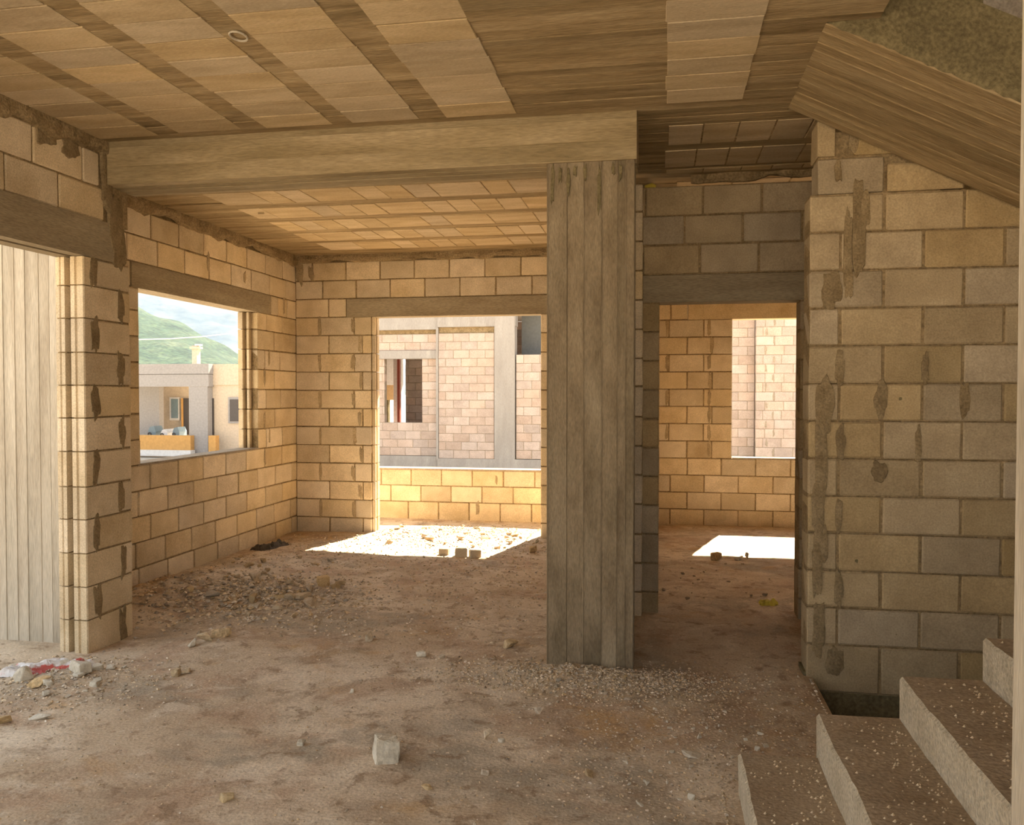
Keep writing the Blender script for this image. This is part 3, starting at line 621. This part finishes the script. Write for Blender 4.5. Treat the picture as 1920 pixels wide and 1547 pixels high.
o = MB().box(-900,900,-850,850,-20,420).build('haze_bank', hz); o.location = c0*950; o.rotation_euler = (0,0,YAW+.36); tag(o, 'thin blue haze in the valley before the mountain', 'haze', kind='stuff')

# ------------------------------------------------------------------ rubble and litter
def hull(r, sx, sy, sz, n=13):
    bm = bmesh.new()
    for i in range(n):
        v = Vector((r.uniform(-1,1), r.uniform(-1,1), r.uniform(-1,1)))
        v = v.normalized()*r.uniform(.8,1.0)*1.0; v = Vector([math.copysign(abs(c)**.7, c) for c in v])
        bm.verts.new((v.x*sx, v.y*sy, v.z*sz))
    g = bmesh.ops.convex_hull(bm, input=bm.verts[:])
    bmesh.ops.delete(bm, geom=[v for v in bm.verts if not v.link_faces], context='VERTS')
    z0 = min(v.co.z for v in bm.verts)
    for v in bm.verts: v.co.z -= z0
    return bm
def stone_mesh(seed, sx, sy, sz, m):
    r = random.Random(seed); bm = hull(r, sx, sy, sz)
    bmesh.ops.bevel(bm, geom=bm.edges[:], offset=min(sx,sy,sz)*.08, segments=1, affect='EDGES')
    me = bpy.data.meshes.new('stone'); bm.to_mesh(me); bm.free(); me.materials.append(m); return me
def put(name, me, p, label, cat='stone', group=None, rz=None, sink=.006):
    o = link(name, me, None, (p.x, p.y, fh(p.x, p.y)-sink), R.uniform(0,6) if rz is None else rz)
    return tag(o, label, cat, group)
def px(px_, py_): return onZ(px_, py_, 0)
S = M['stone']; W = M['pale_stone']
# broken block lump in the foreground
bm = bmesh.new(); bmesh.ops.create_cube(bm, size=1); bmesh.ops.subdivide_edges(bm, edges=bm.edges[:], cuts=3, use_grid_fill=True)
for v in bm.verts:
    q = noise.noise_vector(v.co*2.3)*.07 + noise.noise_vector(v.co*6)*.03
    v.co = Vector((v.co.x*.105*(1-.25*max(0,v.co.z)), v.co.y*.09, (v.co.z+.5)*.115)) + q*.12
    if v.co.z > .07: v.co.z += -.35*v.co.x*.4
bmesh.ops.bevel(bm, geom=[e for e in bm.edges if e.calc_face_angle(0) > .9], offset=.006, segments=2, affect='EDGES')
me = bpy.data.meshes.new('block_chunk'); bm.to_mesh(me); bm.free(); me.materials.append(W)
put('block_chunk', me, px(725,1425), 'whitish broken block chunk standing alone in the foreground', 'rubble', rz=.5, sink=.01)
big = [(425,1500,.035,.028,.022,S,'lone yellowish stone at the bottom of the foreground'),
 (690,1203,.045,.035,.04,S,'brown angular stone alone in the middle of the floor'),
 (790,1232,.038,.025,.024,W,'pale flat stone, left of the pair before the column'),
 (828,1234,.04,.022,.012,W,'thin pale stone, right of the pair before the column'),
 (957,1214,.06,.05,.035,S,'large round stone just left of the column'),
 (75,1293,.07,.05,.028,S,'flat brown stone below the red and white bag'),
 (330,1268,.035,.03,.03,S,'upright stone right of the red and white bag'),
 (350,1262,.04,.03,.015,S,'flat stone next to upright stone near the pillar'),
 (1342,1050,.075,.05,.06,S,'brown half brick before the sun patch in the right room'),
 (1385,1050,.05,.05,.03,W,'pale low lump before the sun patch in the right room'),
 (1400,1048,.025,.02,.04,W,'pale upright bit before the sun patch in the right room'),
 (565,1397,.03,.022,.018,W,'small pale stone left of the whitish block chunk'),
 (590,1330,.02,.016,.014,S,'tiny brown stone behind the whitish block chunk'),
 (660,1296,.018,.014,.014,W,'white pebble in the middle of the dirt floor'),
 (1200,1510,.022,.018,.016,W,'white pebble at the bottom edge left of the steps'),
 (1012,1335,.03,.025,.022,S,'yellowish pebble on the orange dirt before the column'),
 (915,1385,.026,.02,.03,S,'small upright pebble right of the whitish block chunk'),
 (940,1390,.02,.016,.014,W,'little pale pebble beside the upright pebble'),
 (800,1478,.03,.02,.012,S,'flat stone right below the whitish block chunk'),
 (1105,1450,.045,.025,.014,S,'flat brown stone left of the steps'),
 (910,1450,.03,.022,.016,S,'low stone between the block chunk and the steps'),
 (75,1350,.06,.03,.016,W,'long flat pale stone at the left foreground edge'),
 (5,1360,.05,.04,.03,S,'stone cut by the left edge of the picture'),
 (150,1272,.09,.05,.05,W,'pale slab of mortar beside the red and white bag'),
 (45,1284,.06,.05,.045,W,'pale lump in front of the red and white bag'),
 (385,1215,.06,.045,.05,S,'grey lump in the rubble right of the pillar'),
 (360,1220,.04,.03,.035,W,'pale lump in the rubble right of the pillar'),
 (415,1205,.09,.05,.035,S,'flat brown slab in the rubble right of the pillar'),
 (1000,1037,.05,.04,.05,S,'stone at the foot of the doorway right jamb'),
 (1005,1020,.035,.03,.035,W,'pale stone by the doorway right jamb'),
]
for i, (a, b, s1, s2, s3, m, lab) in enumerate(big):
    put('stone', stone_mesh(100+i, s1, s2, s3, m), px(a, b), lab)
# broken block cubes at the edge of the sun patch
for i, (a, b, lab) in enumerate(((822,1042,'reddish broken cube at the edge of the doorway sun patch'),(853,1046,'left one of two pale cubes at the sun patch edge'),(882,1047,'right one of two pale cubes at the sun patch edge'))):
    s = (.10,.12,.11)[i]; mb = MB()
    me = block_mesh(s, s*.9, s*.75, M['block'], i); o = link('block_cube', me, None, tuple(px(a,b)+Vector((0,0,fh(px(a,b).x,px(a,b).y)-.008))), .2*i); tag(o, lab, 'rubble')
def region(n, x0, x1, y0, y1, smin, smax, m, group, label, name='stone', bank=8, flat=(.35,.8)):
    meshes = []
    for k in range(bank):
        s = random.Random(k+n); meshes.append(stone_mesh(500+k+n, 1, s.uniform(.6,.95), s.uniform(*flat), m))
    for i in range(n):
        x, y = R.uniform(x0,x1), R.uniform(y0,y1); s = smin+(smax-smin)*R.random()**2.2
        o = link(name, meshes[i % bank], None, (x, y, fh(x,y)-s*.15), R.uniform(0,6)); o.scale = (s,s,s); tag(o, label, 'stone', group)
region(60,-3.15,-1.45,8.35,9.95,.018,.06,S,'stones in the doorway sun patch','stone among the sunlit rubble in the wide doorway')
region(48,-3.75,-2.55,5.5,6.6,.02,.085,S,'stones of the rubble heap','stone in the low rubble heap past the pillar')
region(40,-4.05,-3.0,6.7,8.9,.015,.05,S,'stones along the far left wall','stone on the dirt along the far left wall')
region(26,-3.75,-3.0,3.8,4.35,.018,.06,W,'stones round the bag','pale stone scattered round the red and white bag')
region(40,-.2,.55,3.3,4.3,.010,.022,W,'pale pebbles left of the steps','pale pebble in the gravel left of the steps')
region(30,-.75,-.1,4.35,4.78,.010,.022,S,'gravel at the column foot','small stone in the gravel at the column foot')
region(30,.0,.95,6.5,8.2,.008,.03,M['tread'],'dark crumbs in the doorway','dark crumb on the reddish floor of the right doorway')
# tiny gravel, uncountable
def gravel(name, n, fn, label, m):
    mb = MB(); r = random.Random(5)
    for i in range(n):
        x, y, s = fn(r); z = fh(x,y)
        b = len(mb.v); a = r.uniform(0,6); ca, sa = math.cos(a), math.sin(a)
        pts = [(1,0,.2),(0,.8,.15),(-.9,.1,.25),(0,-.75,.2),(.1,.1,.8*r.uniform(.7,1.2)),(.6,.6,.5*r.random()+.3)]
        for u, v, q in pts:
            u += r.uniform(-.25,.25); v += r.uniform(-.25,.25)
            mb.v.append((x+s*(u*ca-v*sa), y+s*(u*sa+v*ca), z+s*(q-.15)))
        mb.f += [(b,b+5,b+4),(b+5,b+1,b+4),(b+1,b+2,b+4),(b+2,b+3,b+4),(b+3,b,b+4),(b,b+1,b+5)]
    tag(mb.build(name, m), label, 'gravel', kind='stuff')
def spread(r):
    k = r.random()
    if k < .30: x, y, s = r.uniform(-4.1,-.2), 5.2+4.4*r.random(), r.uniform(.004,.016)
    elif k < .40: x, y, s = r.gauss(-3.2,.4), r.gauss(6.0,.35), r.uniform(.006,.028)
    elif k < .54: x, y, s = r.gauss(-2.3,.6), r.gauss(9.1,.5), r.uniform(.006,.02)
    elif k < .70: x, y, s = r.gauss(-.42,.45), r.gauss(4.66,.15), r.uniform(.004,.014)
    elif k < .82: x, y, s = r.gauss(.15,.45), r.gauss(3.9,.5), r.uniform(.003,.010)
    elif k < .88: x, y, s = r.gauss(-3.3,.3), r.gauss(4.1,.25), r.uniform(.004,.015)
    else: x, y, s = r.uniform(-3.4,.3), r.uniform(2.6,5.2), r.uniform(.002,.008)
    if -.7 < x < -.12 and 4.8 < y < 5.15: y = 4.7
    x = max(-4.15, min(.82, x)); y = min(y, 10.4)
    if x > -.5 and y > 5.1: x = -.6
    if y > 8.9: x = max(-3.2, min(-1.45, x))
    if x > .28 and y < 3.46: x = .25
    if x < -3.45 and 4.5 < y < 5.1: y = 4.3
    return x, y, s
gravel('gravel', 20000, spread, 'fine gravel and crumbs strewn over the dirt floor', M['pebble'])
mb = MB(); r = random.Random(9)                         # grit lying on the treads
grit = MB()
for i in range(900):
    k = r.randrange(4); x = sx[k]+r.uniform(.03,.29) ; x = sx[k]+.29-abs(r.gauss(0,.07)) if r.random() < .6 else x
    if x < sx[k]+.02: continue
    y = r.uniform(2.2,3.4); s = r.uniform(.002,.007); z = .17*(k+1)+.002; b = len(grit.v)
    grit.v += [(x+s,y,z),(x,y+s,z),(x-s,y,z),(x,y-s,z),(x+s*.2,y,z+s*1.1)]; grit.f += [(b,b+1,b+4),(b+1,b+2,b+4),(b+2,b+3,b+4),(b+3,b,b+4)]
g_ = grit.build('grit', M['stone'], st); g_['kind'] = 'stuff'
# red and white plastic bag
def crumple(name, lx, ly, lz, m, n=26, seed=3):
    mb = MB()
    for i in range(n+1):
        for j in range(n//2+1):
            u, v = i/n, j/(n//2); x, y = (u-.5)*lx, (v-.5)*ly
            e = min(u,1-u,v,1-v)
            z = lz*(.25+.75*abs(noise.noise(Vector((u*4+seed, v*3, seed))))+.4*abs(noise.noise(Vector((u*11, v*7, seed)))))*min(1, e*7+.05)
            x += .03*noise.noise(Vector((u*6, v*6, seed+5))); y += .03*noise.noise(Vector((u*6, v*6, seed+9)))
            mb.v.append((x,y,z))
    k = n//2+1
    for i in range(n):
        for j in range(n//2): a = i*k+j; mb.f.append((a,a+k,a+k+1,a+1))
    return mb.mesh(name, m)
bagm = material('plastic_bag', [(.40,(.75,.73,.72)),(.50,(.72,.68,.66)),(.55,(.55,.12,.10)),(.75,(.45,.07,.07))], scale=5, fine=30, fine_amt=.1, bump=.1, rough=.4, spec=.4)
p = onZ(85,1255,.03); o = link('plastic_bag', crumple('plastic_bag',.50,.16,.07,bagm,30,4), None, (p.x,p.y,fh(p.x,p.y)+.0), .42); tag(o, 'crumpled red and white plastic bag at the foot of the grooved pillar', 'bag')
darkm = plain('dark_sheet', (.07,.055,.04), .8); p = onZ(498,1024,.0)
o = link('crumpled_sheet', crumple('crumpled_sheet',.42,.20,.09,darkm,22,8), None, (-4.0,8.05,fh(-4.0,8.05)-.005), 1.3); tag(o, 'dark crumpled sheet lying against the far left wall', 'sheet')
yel = plain('yellow_plastic', (.62,.50,.07), .6); p = px(1440,1132)
o = link('yellow_scrap', crumple('yellow_scrap',.13,.09,.05,yel,14,2), None, (p.x,p.y,fh(p.x,p.y)), .2); tag(o, 'small yellow plastic scrap on the floor inside the right doorway', 'scrap')
o = link('foam_scrap', stone_mesh(77,.05,.04,.025,yel), None, (-.09,6.26,dl[-1]+.0)); tag(o, 'yellow foam scrap tucked on top of the doorway wall', 'scrap')
# shards left of the steps, wire loop in the ceiling
p = px(1298,1420); o = link('mortar_shard', stone_mesh(61,.07,.03,.008,W), None, (p.x,p.y,fh(p.x,p.y)+.004), .3); o.rotation_euler = (.2,.25,.4); tag(o, 'thin pale shard of mortar lying left of the second step', 'rubble')
p = onZ(447,63,CEIL); c = [(p.x+.035*math.cos(a),p.y+.05*math.sin(a),CEIL-.012) for a in [i*math.pi/8 for i in range(17)]]
tag(MB().tube(c,.005,5).build('wire_loop', W), 'small pale ring sticking out of a ceiling rib', 'ring')
print('objects', len(bpy.data.objects))
